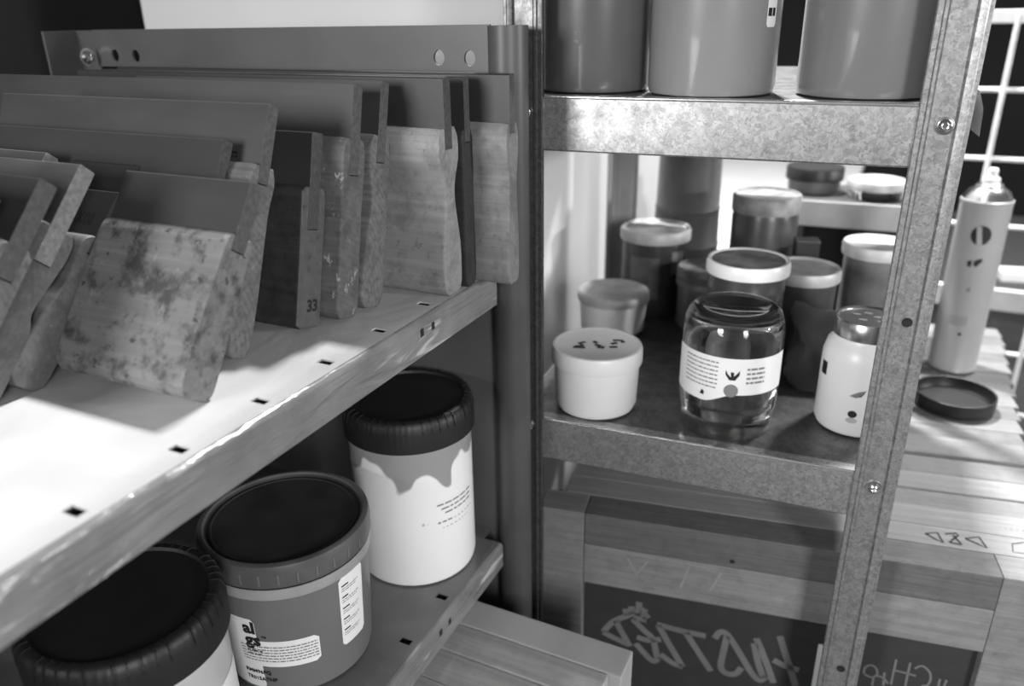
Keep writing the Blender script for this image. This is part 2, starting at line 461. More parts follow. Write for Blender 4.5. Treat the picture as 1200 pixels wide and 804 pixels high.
lu(MB().box(-.79, -.3145, .6125, .6165, .3, .799), 'end_panel', M['steel_panel'], smooth=0)
def bolt(c, n, r=.006, mt='zinc'):
    """button head bolt with washer, axis n"""
    mb = MB().lathe([(0, 0), (r*1.25, 0), (r*1.25, .0012), (r*.95, .0014), (r*.9, .003), (r*.6, .0045), (r*.42, .0048), (r*.36, .0025), (0, .0025)], 20)
    q = Vector((0, 0, 1)).rotation_difference(Vector(n)).to_matrix().to_4x4()
    o = mb.build('bolt', M[mt], None)
    o.data.transform(Matrix.Translation(c) @ q)
    return o
b_ = bolt((-.772, .592, 1.2655), (1, 0, 0), .007); b_.parent = LU; mb_shift(b_, LX, LY)

# ------------------------------------------------------------------ squeegees
def squeegee(x1, x0, yb, lean, H, prof, bt, free, emb, hmat, bmat, label, yaw=0, zt=1.09, slotted=True):
    """prof: list of (h, front, back) half widths along the handle height; local y front is negative"""
    fr = spline([(-f, h) for h, f, b in prof], 5, closed=False)
    bk = spline([(b, h) for h, f, b in prof], 5, closed=False)
    poly = fr + [(-bt/2-.0002, H), (-bt/2-.0002, H-emb), (bt/2+.0002, H-emb), (bt/2+.0002, H)] + bk[::-1]
    ca, sa = cos(lean), sin(lean)
    zmin = min(p[1]*ca - p[0]*sa for p in poly)
    root = empty('squeegee', (x1, yb, zt+.0002-zmin), yaw, label, 'squeegee', 'screen printing squeegees leaning on the upper shelf')
    root.rotation_euler = (-lean, 0, yaw)
    L = x1-x0
    cy = 0; ch = H/2
    def sc(k, x): return [(x, y*k, ch+(h-ch)*(1-(1-k)*.35)) for y, h in poly]
    mb = MB().loft([sc(1, -L), sc(1, -.0025), sc(.985, -.0006), sc(.95, 0)])
    mb.build('handle', hmat, root, smooth=38)
    e = .0009
    y0, y1 = -bt/2, bt/2; z0, z1 = H-emb+.0003, H+free
    bp = [(y0, z0), (y1, z0), (y1, z1-e), (y1-e, z1), (y0+e, z1), (y0, z1-e)]
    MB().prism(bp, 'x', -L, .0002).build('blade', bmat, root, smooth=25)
    return root
# profiles: (height, front half width, back half width)
std = lambda H, w, wt=None, ww=None: [(0, w*.28, w*.28), (H*.025, w*.42, w*.42), (H*.09, w*.5, w*.5), (H*.3, w*.5, w*.5), (H*.55, (ww or w)*.5, (ww or w)*.5), (H*.68, (ww or w)*.52, (ww or w)*.52), (H*.82, (wt or w)*.5, (wt or w)*.5), (H*.94, (wt or w)*.5, (wt or w)*.5), (H, (wt or w)*.36, (wt or w)*.36)]
slab_ = lambda H, w: [(0, w*.34, w*.34), (H*.025, w*.46, w*.46), (H*.07, w*.5, w*.5), (H*.5, w*.49, w*.49), (H*.93, w*.5, w*.5), (H*.97, w*.47, w*.47), (H, w*.34, w*.34)]
SQ = {}
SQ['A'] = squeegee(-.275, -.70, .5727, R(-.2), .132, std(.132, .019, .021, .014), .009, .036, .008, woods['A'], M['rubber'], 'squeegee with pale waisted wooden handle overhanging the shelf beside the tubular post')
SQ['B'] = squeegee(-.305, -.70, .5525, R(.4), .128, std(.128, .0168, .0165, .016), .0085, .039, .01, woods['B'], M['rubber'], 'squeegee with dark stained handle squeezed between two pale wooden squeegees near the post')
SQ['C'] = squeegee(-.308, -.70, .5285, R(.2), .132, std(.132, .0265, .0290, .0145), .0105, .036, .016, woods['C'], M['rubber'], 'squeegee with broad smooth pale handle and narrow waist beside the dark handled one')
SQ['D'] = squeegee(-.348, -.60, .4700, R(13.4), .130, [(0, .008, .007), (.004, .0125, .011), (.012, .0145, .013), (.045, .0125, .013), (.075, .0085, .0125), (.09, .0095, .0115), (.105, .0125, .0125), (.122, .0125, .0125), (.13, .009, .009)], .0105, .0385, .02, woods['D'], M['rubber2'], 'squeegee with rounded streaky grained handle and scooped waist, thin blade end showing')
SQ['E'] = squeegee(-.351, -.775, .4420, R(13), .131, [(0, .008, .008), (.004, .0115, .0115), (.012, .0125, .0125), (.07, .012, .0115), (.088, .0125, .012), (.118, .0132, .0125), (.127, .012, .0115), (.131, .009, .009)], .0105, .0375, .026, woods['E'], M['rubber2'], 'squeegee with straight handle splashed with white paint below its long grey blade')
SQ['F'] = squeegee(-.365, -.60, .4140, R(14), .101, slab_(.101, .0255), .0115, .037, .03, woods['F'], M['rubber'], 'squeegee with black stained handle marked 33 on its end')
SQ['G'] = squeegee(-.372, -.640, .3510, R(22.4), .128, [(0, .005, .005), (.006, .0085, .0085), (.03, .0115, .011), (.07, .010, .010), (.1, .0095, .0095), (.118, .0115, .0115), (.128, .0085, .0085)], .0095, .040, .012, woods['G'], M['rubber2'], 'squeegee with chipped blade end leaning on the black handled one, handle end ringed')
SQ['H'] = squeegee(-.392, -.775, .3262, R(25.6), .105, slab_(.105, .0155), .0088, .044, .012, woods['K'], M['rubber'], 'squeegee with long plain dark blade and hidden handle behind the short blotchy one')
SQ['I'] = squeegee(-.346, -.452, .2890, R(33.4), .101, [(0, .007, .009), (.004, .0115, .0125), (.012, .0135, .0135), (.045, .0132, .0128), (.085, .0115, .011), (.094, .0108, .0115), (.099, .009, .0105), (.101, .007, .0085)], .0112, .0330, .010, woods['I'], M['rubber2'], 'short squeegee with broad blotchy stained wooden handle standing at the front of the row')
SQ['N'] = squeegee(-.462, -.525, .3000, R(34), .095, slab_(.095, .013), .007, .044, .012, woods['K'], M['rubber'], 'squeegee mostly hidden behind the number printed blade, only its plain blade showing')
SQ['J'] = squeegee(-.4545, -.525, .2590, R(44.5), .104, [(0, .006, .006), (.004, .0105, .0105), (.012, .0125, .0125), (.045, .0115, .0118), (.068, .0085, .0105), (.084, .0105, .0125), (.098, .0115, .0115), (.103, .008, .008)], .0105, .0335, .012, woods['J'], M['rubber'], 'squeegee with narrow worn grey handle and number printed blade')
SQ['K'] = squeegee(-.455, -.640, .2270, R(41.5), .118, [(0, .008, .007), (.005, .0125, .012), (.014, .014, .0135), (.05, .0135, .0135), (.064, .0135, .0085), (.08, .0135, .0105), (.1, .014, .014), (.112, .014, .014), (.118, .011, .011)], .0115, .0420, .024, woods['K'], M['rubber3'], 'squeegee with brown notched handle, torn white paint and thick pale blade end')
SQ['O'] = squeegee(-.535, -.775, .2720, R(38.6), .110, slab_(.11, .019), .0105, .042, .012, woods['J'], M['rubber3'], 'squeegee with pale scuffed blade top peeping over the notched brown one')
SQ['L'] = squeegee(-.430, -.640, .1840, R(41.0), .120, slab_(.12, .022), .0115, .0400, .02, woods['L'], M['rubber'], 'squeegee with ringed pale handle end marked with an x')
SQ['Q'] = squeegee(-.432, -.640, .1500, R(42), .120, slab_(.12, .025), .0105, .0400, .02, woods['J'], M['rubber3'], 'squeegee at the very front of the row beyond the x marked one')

def decal(par, name, geo, mt, fn):
    vs, fs = geo
    return MB().add([fn(x, y) for x, y in vs], fs).build(name, mt, par, smooth=0)
# prints on squeegees (local frame of each squeegee: x along, y thickness, z height)
vs_, fs_ = text_geo('X05X00', .0125)
wd = max(x for x, y in vs_)
decal(SQ['J'], 'printed_number', (vs_, fs_), M['ink'], lambda x, y: (-.010-wd*.75+x*.75, -.0054, .112+y))
decal(SQ['F'], 'printed_number', text_geo('33', .012, .0004), M['ink'], lambda x, y: (.0004, -.003+x, .0125+y))
for st in ([(-.004, .048), (.004, .058)], [(.004, .048), (-.003, .0575)]):
    decal(SQ['L'], 'pen_mark', ribbon(st, .0014), M['ink'], lambda x, y: (.0004, x, y))
decal(SQ['G'], 'faint_print', strips([(-.085, -.02, .134), (-.085, -.02, .1315)], .0014, (.002, .008), .0015, 4), M['black_plastic'], lambda x, y: (x, -.0049, y))
decal(SQ['I'], 'staple', ribbon([(-.0225, .0895), (-.0225, .092), (-.0185, .0925), (-.0185, .09)], .0006), M['ink'], lambda x, y: (x, -.0118, y))

# ------------------------------------------------------------------ tubs on the lower shelf
def ribbed(n, amp, zlo, zhi):
    def f(r, z, a):
        if zlo <= z <= zhi and r > .03:
            return r - amp*(max(0, cos(a*n)))**3
        return r
    return f
def screw_tub(c, rb, zl, zt, rl, body_mat, label, name='plastic_tub'):
    t = empty(name, (c[0], c[1], .80), 0, label, 'tub')
    h = zl
    MB().lathe([(0, .0003), (rb*.93, .0003), (rb*.98, .002), (rb, .007), (rb, h*.5), (rb, h-.012), (rb*1.015, h-.006), (rb*1.015, h), (rb*.9, h+.004), (0, h+.004)], 72).build('body', body_mat, t)
    lid = MB().lathe([(rl*.96, h-.001), (rl, h), (rl, h+.004), (rl, zt-.012), (rl*.988, zt-.006), (rl*.96, zt-.0018), (rl*.92, zt), (rl*.86, zt), (rl*.845, zt-.0022), (rl*.4, zt-.0022), (0, zt-.0022)], 216, rfun=ribbed(72, .0004, zt-.013, zt-.001)).build('lid', M['lid_plastic'], t, smooth=50)
    # moulded grip notches on the rim
    for k in range(48):
        a = 2*pi*k/48
        if k % 6 == 5: continue
        mb = MB().prism([(rl*.86, zt-.0005), (rl*.92, zt-.0004), (rl*.962, zt-.003), (rl*.99, zt-.008), (rl*1.004, zt-.013), (rl*1.004, zt-.008), (rl*.975, zt-.001), (rl*.92, zt+.0006), (rl*.86, zt+.0006)], 'y', -.0005, .0005)
        o = mb.build('grip_rib', M['lid_plastic'], lid, smooth=0); o.data.transform(Matrix.Rotation(a, 4, 'Z'))
    return t
T3 = screw_tub((-.3755, .5490), .0575, .1465, .176, .0612, M['stained'], 'white tub with black ribbed screw lid and ragged grey ink stain below the rim')
T1 = screw_tub((-.411, .2575), .0595, .122, .152, .0635, M['cream_plastic'], 'cream tub with large black ribbed screw lid beside the grey bucket')
def cyl_decal(par, name, geo, r, a_deg, z0, mt, sh=0):
    vs, fs = on_cyl((([(x, y+sh*x) for x, y in geo[0]]), geo[1]), r, R(a_deg), z0)
    return MB().add(vs, fs).build(name, mt, par, smooth=0)
# small print on the white tub (camera sees azimuth about -55 degrees)
cyl_decal(T3, 'printed_lines', strips([(0, .045, .086), (.004, .045, .081), (.008, .045, .076), (0, .016, .067)], .0017, (.003, .009), .0016, 5), .0577, -36, 0, M['grey_ink'])
cyl_decal(T3, 'printed_lines', strips([(.018, .045, .01), (.005, .04, .004)], .0008, (.001, .003), .0025, 5), .0577, -36, .057, M['grey_ink'])
lb = cyl_decal(T1, 'label', rect_grid(.16, .075, 30, 2, .02), .0598, -12, .012, M['label'])
cyl_decal(T1, 'printed_lines', strips([(0, .05, -.008*k) for k in range(6)], .003, (.003, .012), .003, 6), .0601, -22, .05, M['ink'])
cyl_decal(T1, 'printed_text', text_geo('PLI', .007, .0002), .0597, -118, .103, M['ink'])

# bucket with flat press-on lid
T2 = empty('paint_bucket', (-.402, .4005, .80), 0, 'grey plastic bucket with flat dark press-on lid and white wraparound labels', 'bucket')
MB().lathe([(0, .0003), (.0565, .0003), (.0595, .002), (.0602, .006), (.0650, .099), (.0655, .1015), (.0656, .112), (.06, .112), (0, .112)], 72).build('body', M['grey_bucket'], T2)
MB().lathe([(.0657, .100), (.0668, .0995), (.0672, .103), (.0668, .1085), (.0657, .109)], 72).build('rim', plain('pale_grey_rim', .3, .35), T2)
lid2 = MB().lathe([(.0657, .111), (.0675, .111), (.068, .1125), (.068, .1265), (.067, .1297), (.0652, .1305), (.0628, .1305), (.0613, .129)], 96).build('lid', plain('grey_bucket_lid', .10, .42, 0, .3, 30), T2)
MB().lathe([(.0614, .1291), (.06, .1273), (.0588, .1273), (.058, .1281), (.0568, .1281), (.0558, .1273), (.03, .127), (0, .127)], 96).build('lid_panel', plain('dark_lid_panel', .03, .45, 0, .35, 30), lid2)
MB().lathe([(.0657, .1092), (.0669, .1092), (.0669, .111), (.0657, .111)], 72).build('lid_gap', M['black_plastic'], T2)
for k in range(14):
    a = R(-150+k*12)
    MB().add([(0, -.0006, 0), (0, .0006, 0), (0, .0008, .009), (0, -.0004, .009)], [(0, 1, 2, 3)])
    o = MB().box(.0674, .0684, -.0006, .0006, .114, .123).build('tear_tab', M['grey_bucket'], lid2, smooth=0); o.data.transform(Matrix.Rotation(a, 4, 'Z'))
rB = .0648
def taper(par, name, geo, a_deg, z0, mt, off=.0003):
    vs = []
    for x, y in geo[0]:
        z = z0+y; r = .0602+(z-.006)*.0516+off; a = R(a_deg)+x/.063
        vs.append((r*cos(a), r*sin(a), z))
    return MB().add(vs, geo[1]).build(name, mt, par, smooth=0)
lab_a = taper(T2, 'label', rect_grid(.034, .072, 12, 3, .003), -92, .006, M['label'])
taper(T2, 'label', rect_grid(.052, .0265, 14, 2, .003), -57, .030, M['label'], .00025)
taper(T2, 'label', rect_grid(.027, .068, 10, 3, .003), -3, .030, M['label'])
taper(T2, 'printed_text', text_geo('al', .016, .0007), -86, .064, M['ink'], .0006)
taper(T2, 'printed_text', text_geo('gs', .016, .0007), -86, .052, M['ink'], .0006)
taper(T2, 'printed_text', text_geo('TM', .003, .0001), -73, .06, M['ink'], .0006)
taper(T2, 'printed_lines', strips([(0, .014, 0), (0, .012, -.0035)], .0011, (.002, .006), .001, 8), -86, .0455, M['ink'], .0006)
taper(T2, 'printed_lines', strips([(0, .062, -.0029*k) for k in range(6)], .0011, (.001, .005), .0008, 9), -91, .050, M['grey_ink'], .0006)
taper(T2, 'printed_text', text_geo('RMM96FQ', .0052, .0002), -92, .0215, M['ink'], .0006)
taper(T2, 'printed_text', text_geo('TR015ATNP', .0052, .0002), -92, .014, M['ink'], .0006)
for k in range(5):
    taper(T2, 'printed_lines', strips([(0, .007, 0)], .0013, (.006, .007), .001, k), -13, .089-.011*k, M['ink'], .0006)
    taper(T2, 'printed_lines', strips([(0, .018, 0), (0, .016, -.0022)], .0006, (.001, .004), .0007, 20+k), -13, .0865-.011*k, M['grey_ink'], .0006)

# ------------------------------------------------------------------ right galvanised shelving unit
RA = R(3.89)
RU = empty('galvanised_shelving_unit', (-.235, .645, 0), RA, 'galvanised steel shelving unit with speckled beams and bolted posts', 'shelving')
def post(u0, flip, v=0, back=False, z0=.004):
    s = -1 if flip else 1; wv = -1 if back else 1
    out = [(0, .0042), (0, .0008), (.0008, 0), (.0042, 0), (.0052, -.0013), (.0072, -.0013), (.0086, 0), (.0245, 0), (.0256, .0014), (.0266, -.0007), (.0288, -.0002), (.0315, 0), (.0326, .0009), (.0346, .0009), (.0354, .002), (.0354, .032)]
    inn = [(.0338, .032), (.0338, .0032), (.031, .002), (.026, .0028), (.024, .0016), (.009, .0016), (.007, .0006), (.0054, .0006), (.0042, .0016), (.0016, .0018), (.0016, .0042)]
    poly = [(u0+s*x, v+wv*y) for x, y in out+inn]
    if flip != back: poly = poly[::-1]
    return MB().prism(poly, 'z', z0, 2.05)
pr = post(.2448, False).build('post', M['galv'], RU, smooth=20)
pl = post(-.0448, True).build('post', M['galv_shaded'], RU, smooth=20)
post(.292, False, .42, True, .818).build('post', M['galv'], RU, smooth=20)
post(-.054, True, .42, True).build('post', M['rear_paint'], RU, smooth=20)
for u, z, mt, n in ((.2635, 1.2215, 'zinc', pr), (.2622, .915, 'zinc', pr), (-.06, 1.2215, 'zinc', pl), (-.06, .915, 'zinc', pl)):
    b_ = bolt((u, -.0002, z), (0, -1, 0), .0052, mt); b_.parent = n
for z in (1.069, .708, .62, .53):
    o = MB().lathe([(.0040, 0), (.0036, .0005), (.0030, .0003), (0, .0003)], 18).build('punched_hole', M['hole_shade'], pr)
    o.data.transform(Matrix.Translation((.2635, -.0001, z)) @ Matrix.Rotation(pi/2, 4, 'X'))
for zt in (1.236, .926):
    def beam_prof(v0, sgn):
        r = .003
        arc = [(v0+sgn*(r-r*cos(a*pi/12)), zt-r+r*sin(a*pi/12)) for a in range(7)]
        return [(v0+sgn*.012, zt-.045), (v0+sgn*.012, zt-.0465), (v0+sgn*.0015, zt-.0465), (v0, zt-.045)] + arc + [(v0+sgn*.012, zt), (v0+sgn*.012, zt-.0015), (v0+sgn*.0035, zt-.0015), (v0+sgn*.0015, zt-.0035), (v0+sgn*.0015, zt-.045)]
    for v0, sg in ((.0025, 1), (.4175, -1)):
        MB().prism(beam_prof(v0, sg), 'x', -.078, .278).build('beam', M['galv'], RU, smooth=40)
    for u in (-.0775, .276):
        MB().box(u, u+.0015, .004, .416, zt-.045, zt-.001).build('side_beam', M['galv'], RU, smooth=0)
    MB().tube([(-.044, .0034, zt-.0012), (.2445, .0034, zt-.0012)], .0017, 12).build('glint_edge', M['edge_glint'], RU)  # added bright tube that puts a highlight on the beam edge
    MB().box(-.076, .276, .0145, .4055, zt-.0016, zt-.0003).build('shelf', M['galv_shaded'], RU, smooth=0)
tagp = tag(MB().prism([(0, 0), (.004, -.004), (.0085, -.016), (.0095, -.036), (.003, -.031), (0, -.024)], 'y', 0, .0006).build('plastic_tag', M['tag_plastic'], None, smooth=0), 'small clear plastic tag hanging behind the galvanised post near its upper bolt', 'tag')
def ru(u, v, z): return Vector((-.235+u*cos(RA)-v*sin(RA), .645+u*sin(RA)+v*cos(RA), z))
tagp.location = ru(.281, .025, 1.247); tagp.rotation_euler = (0, 0, RA)

# three large containers on the top shelf
def big_pot(u, v, r, mt, label, h=.29, lab=None):  # unseen upper part made tall to block the right ceiling lamp
    t = empty('paint_container', ru(u, v, 1.236), 0, label, 'container')
    MB().lathe([(0, .0002), (r*.93, .0002), (r*.975, .0015), (r, .006), (r*1.0, h*.5), (r*1.005, h), (r*.9, h+.004), (0, h+.004)], 80).build('body', mt, t)
    MB().lathe([(r*1.006, h-.01), (r*1.016, h-.01), (r*1.016, h+.018), (r*.98, h+.022), (0, h+.022)], 80).build('lid', M['lid_plastic'], t)
    return t
big_pot(-.0185, .066, .0495, M['grey_plastic_a'], 'dark grey glossy container standing against the left post on the top shelf')
U2 = big_pot(.0865, .057, .0525, M['grey_plastic_b'], 'mid grey glossy container with torn paper label between two darker ones')
big_pot(.2085, .066, .0535, M['grey_plastic_c'], 'slate grey glossy container beside the bolted right post on the top shelf')
cyl_decal(U2, 'label', rect_grid(.012, .075, 8, 4, .002), .0528, -24, .052, M['label'])
cyl_decal(U2, 'printed_lines', strips([(-.005, .004, .012*k) for k in range(5)], .006, (.004, .006), .001, 3), .053, -24, .06, M['ink'])

# ------------------------------------------------------------------ jars on the middle shelf
ZS = .926
def jar(name, u, v, z, label, cat, parts, group=None, rz=0):
    t = empty(name, ru(u, v, z), rz, label, cat, group)
    for nm, prof, mt in parts:
        MB().lathe(prof, 56).build(nm, mt, t, smooth=40)
    return t
W1 = jar('plastic_tub', -.0040, .050, ZS, 'small white plastic tub with scribbled lid at the shelf front', 'tub', [
    ('body', [(0, .0002), (.035, .0002), (.039, .002), (.0415, .008), (.0430, .05), (.0430, .055), (0, .055)], M['white_plastic']),
    ('lid', [(.0432, .0505), (.0452, .0505), (.0458, .0525), (.0458, .064), (.0445, .0675), (.042, .068), (.040, .0665), (0, .0662)], M['white_plastic'])])
for st in ([(-.022, -.006), (-.014, -.004), (-.018, .002), (-.012, .006)], [(-.024, -.008), (-.012, -.009)], [(-.004, .008), (.0, .004)], [(-.002, .0), (.004, -.004)], [(.0, -.008), (.007, -.006), (.004, -.01)], [(.014, .002), (.02, .006)], [(.012, -.006), (.02, -.005)], [(.016, .012), (.025, .012), (.026, .006)]):
    decal(W1, 'pen_mark', ribbon(st, .0046), M['ink'], lambda x, y: (x*cos(.35)-y*sin(.35), x*sin(.35)+y*cos(.35), .0666))
jar('plastic_tub', -.043, .262, ZS, 'pale squat tub with worn metal lid behind the scribbled white tub', 'tub', [
    ('body', [(0, .0002), (.036, .0002), (.04, .004), (.042, .04), (.042, .044), (0, .044)], M['white_plastic']),
    ('lid', [(.0425, .041), (.0445, .041), (.045, .043), (.0445, .051), (.043, .053), (.041, .0535), (.0395, .0525), (0, .0525)], M['lid_pale'])])
TN = jar('ink_tin', -.012, .352, ZS, 'dark labelled tin with pale worn lid against the white wall', 'tin', [
    ('body', [(0, .0002), (.042, .0002), (.0425, .002), (.0425, .103), (0, .103)], M['dark_content']),
    ('lid', [(.0428, .1), (.0455, .1), (.046, .103), (.046, .112), (.0445, .1145), (.042, .1145), (.0405, .112), (0, .1115)], M['lid_grey']),
    ('lid_centre', [(.037, .1117), (.037, .1123), (0, .1123)], M['lid_dirty'])])
cyl_decal(TN, 'label', rect_grid(.04, .055, 12, 2), .0428, -92, .028, M['mid_content'])
cyl_decal(TN, 'label', rect_grid(.02, .03, 10, 2), .0428, -30, .06, M['lid_dirty'])
jar('plastic_tub', .065, .315, ZS, 'grey ribbed tub half hidden behind the dark jar with white rim', 'tub', [
    ('body', [(0, .0002), (.034, .0002), (.0365, .003), (.0365, .06), (0, .06)], M['mid_content']),
    ('lid', [(.0366, .056), (.039, .056), (.039, .062), (.0382, .063), (.039, .064), (.039, .076), (.037, .079), (0, .079)], M['lid_dirty'])])
jar('glass_jar', .1225, .185, ZS, 'dark filled jar with white rimmed inky lid behind the upturned glass jar', 'jar', [
    ('body', [(0, .0002), (.036, .0002), (.039, .003), (.0395, .095), (.0402, .1), (.0402, .103), (.0395, .105), (.0395, .12), (0, .12)], M['dark_content']),
    ('band', [(.0398, .025), (.0398, .07)], M['mid_content']),
    ('lid', [(.0402, .117), (.0432, .117), (.0436, .119), (.0436, .127), (.042, .131), (.0395, .131), (.038, .1292), (0, .1288)], M['white_plastic']),
    ('lid_centre', [(.0378, .1294), (.0378, .1298), (0, .1298)], M['lid_dirty'])])
# upturned glass jar with a label
GJ = empty('glass_jar', ru(.1255, .062, ZS), 0, 'empty upturned clear glass jar with printed paper label', 'jar')
outer = [(.0425, .0005), (.0435, .002), (.0432, .006), (.0442, .008), (.0432, .0105), (.0442, .0125), (.0432, .015), (.0440, .018), (.0455, .023), (.0463, .03), (.0466, .05), (.0466, .096), (.0455, .108), (.0418, .1175), (.036, .121), (.031, .121), (.028, .1185), (0, .117)]
inner = [(0, .1155), (.028, .117), (.034, .1185), (.040, .116), (.0442, .1075), (.0453, .096), (.0453, .05), (.045, .03), (.0442, .023), (.0422, .017), (.0418, .0005), (.0425, .0005)]
MB().lathe(outer+inner, 72).build('glass_body', M['glass'], GJ, smooth=60)
def wavy(w_, nx=40):
    vs = []; fs = []
    for i in range(nx+1):
        x = w_*(i/nx-.5)
        q = min(max((x+.022)/.03, 0), 1); q = q*q*(3-2*q)
        lo = .039+.010*q+.06*max(0, -x-.045)
        vs += [(x, lo), (x, lo*.4+.08*.6), (x, .085-.02*max(0, -x-.03))]
    for i in range(nx):
        a = 3*i; fs += [(a, a+3, a+4, a+1), (a+1, a+4, a+5, a+2)]
    return vs, fs
cyl_decal(GJ, 'label', wavy(.128), .0471, -83, .0, M['label'])
cyl_decal(GJ, 'printed_lines', strips([(-.042, -.006, .079-.0042*k) for k in range(7)], .0014, (.001, .005), .0009, 12), .0474, -86, .0, M['grey_ink'])
cyl_decal(GJ, 'printed_lines', strips([(.02, .038, .074-.0045*k) for k in range(4)], .002, (.002, .008), .001, 14), .0474, -86, .0, M['grey_ink'])
ring = [(.0065*cos(a*pi/10), .0065*sin(a*pi/10)) for a in range(20)]
cyl_decal(GJ, 'printed_seal', ellipse_geo(.0065, .0065, .007, .0535), .0474, -86, 0, M['grey_ink'])
cyl_decal(GJ, 'printed_emblem', ([(x, y+.012) for x, y in [(.001, .062), (.001, .0575), (.0045, .052), (.010, .052), (.0135, .0575), (.0135, .062), (.011, .0585), (.0085, .056), (.0085, .06), (.0055, .06), (.006, .055), (.003, .058)]], [tuple(range(12))]), .0474, -86, 0, M['ink'])
cyl_decal(GJ, 'printed_emblem', ([(-.022, .045), (-.018, .0445), (-.0175, .048), (-.02, .05)], [(0, 1, 2, 3)]), .0474, -86, 0, M['ink'])
# white jar with metal lid
WJ = empty('lidded_jar', ru(.2435, .098, ZS), 0, 'white filled jar with shiny metal screw lid next to the bolted post', 'jar')
MB().lathe([(0, .0003), (.030, .0003), (.0345, .002), (.037, .007), (.037, .06), (.0368, .075), (.034, .086), (.0295, .091), (.0288, .094), (.0288, .104), (0, .104)], 56).build('body', M['white_plastic'], WJ, smooth=40)
MB().lathe([(.029, .095), (.0308, .0945), (.0312, .0965), (.0308, .109), (.0298, .111), (.0285, .111), (.0272, .1095), (0, .1092)], 56).build('lid', M['tin'], WJ, smooth=40)
for k, (dx, dy) in enumerate(((-.012, .006), (-.002, .012), (.006, .004), (-.006, -.008), (.01, -.008))):
    decal(WJ, 'ink_spot', ([(.004*cos(a*.63)+dx, .0025*sin(a*.63)+dy) for a in range(10)], [tuple(range(10))]), M['grey_ink'], lambda x, y: (x, y, .1096))
cyl_decal(WJ, 'printed_patch', rect_grid(.009, .013, 6, 1), .0373, -150, .055, M['ink'])
cyl_decal(WJ, 'printed_leaf', ([(-.008, .044), (-.002, .043), (.003, .046), (.006, .0515), (.0, .0495), (-.004, .047)], [(0, 1, 2, 3, 4, 5)]), .0373, -88, 0, M['grey_ink'])
cyl_decal(WJ, 'printed_leaf', ([(-.004, .044), (.002, .0445), (.005, .049), (.0, .047)], [(0, 1, 2, 3)]), .0374, -88, 0, M['ink'])
cyl_decal(WJ, 'printed_fruit', ellipse_geo(.004, .0036, -.003, .026), .0373, -88, 0, M['ink'])
cyl_decal(WJ, 'printed_fruit', ellipse_geo(.005, .0028, -.003, .0195), .0373, -88, 0, M['lid_grey'])
# dark foil bag
def bag():
    mb = MB(); rd = random.Random(5); N = 14; rings = []
    for k in range(N+1):
        h = k/N; th = .028*(1-h)**.7+.002; wd_ = .046*(1-.15*h)+.004*sin(h*9)
        ring = []
        for i in range(28):
            a = 2*pi*i/28
            cx_ = abs(cos(a))**.7*(1 if cos(a) > 0 else -1); sy_ = abs(sin(a))**.8*(1 if sin(a) > 0 else -1)
            q = 1+.07*sin(5*a+h*11)+rd.uniform(-.03, .03)
            ring.append((wd_*cx_*q, th*sy_*q+.012*h*h, .0003+.082*h*(1+.06*sin(a*2+1))*(1 if k else 0)))
        rings.append(ring)
    return mb.loft(rings)
bg = bag().build('foil_bag', M['bag'], None, smooth=25)
bg.location = ru(.218, .185, ZS); bg.rotation_euler = (0, 0, RA+.15)
tag(bg, 'crumpled dark foil bag slumped behind the white jar', 'bag')
jar('plastic_tub', .178, .268, ZS, 'dark tub with pale rimmed dull lid behind the foil bag', 'tub', [
    ('body', [(0, .0002), (.034, .0002), (.037, .003), (.037, .095), (0, .095)], M['dark_content']),
    ('lid', [(.0372, .09), (.04, .09), (.0405, .092), (.0405, .1), (.039, .1035), (.036, .1035), (.035, .102), (0, .1018)], M['lid_grey'])])
jar('glass_jar', .1205, .392, ZS, 'large dark filled jar with cloudy lid at the back of the middle shelf', 'jar', [
    ('body', [(0, .0002), (.038, .0002), (.0415, .004), (.0415, .13), (.039, .14), (0, .14)], M['dark_content']),
    ('lid', [(.0405, .137), (.0425, .137), (.0428, .139), (.0428, .156), (.041, .159), (.039, .159), (.038, .157), (0, .157)], M['lid_dirty'])])
jar('plastic_tub', .258, .372, ZS, 'grey tub with pale lid in front of the pale shelf riser', 'tub', [
    ('body', [(0, .0002), (.034, .0002), (.0375, .003), (.0375, .1), (0, .1)], M['mid_content']),
    ('lid', [(.0377, .097), (.041, .097), (.0415, .1), (.0415, .1085), (.04, .1115), (.037, .1115), (.036, .11), (0, .1098)], M['lid_grey'])])
bx_ = MB().box(-.014, .014, -.012, .012, 0, .118).build('small_box', M['black_plastic'], None, smooth=0, bevel=.0015)
bx_.location = ru(.176, .335, ZS); bx_.rotation_euler = (0, 0, RA+.2)
tag(bx_, 'small upright black box between the dark jars', 'box')
# tall tapering bottle by the wall
jar('tall_canister', .012, .455-.01, ZS, 'tall dull grey canister with ridged bands in the wall corner', 'canister', [
    ('body', [(0, .0002), (.043, .0002), (.046, .004), (.0455, .07), (.0465, .073), (.045, .076), (.044, .12), (.045, .123), (.0435, .126), (.042, .205), (.036, .22), (.018, .226), (0, .226)], plain('canister_grey', .17, .5, 0, .2, 20)),
    ('cap', [(.017, .225), (.017, .245), (.014, .248), (0, .248)], M['lid_dirty'])])

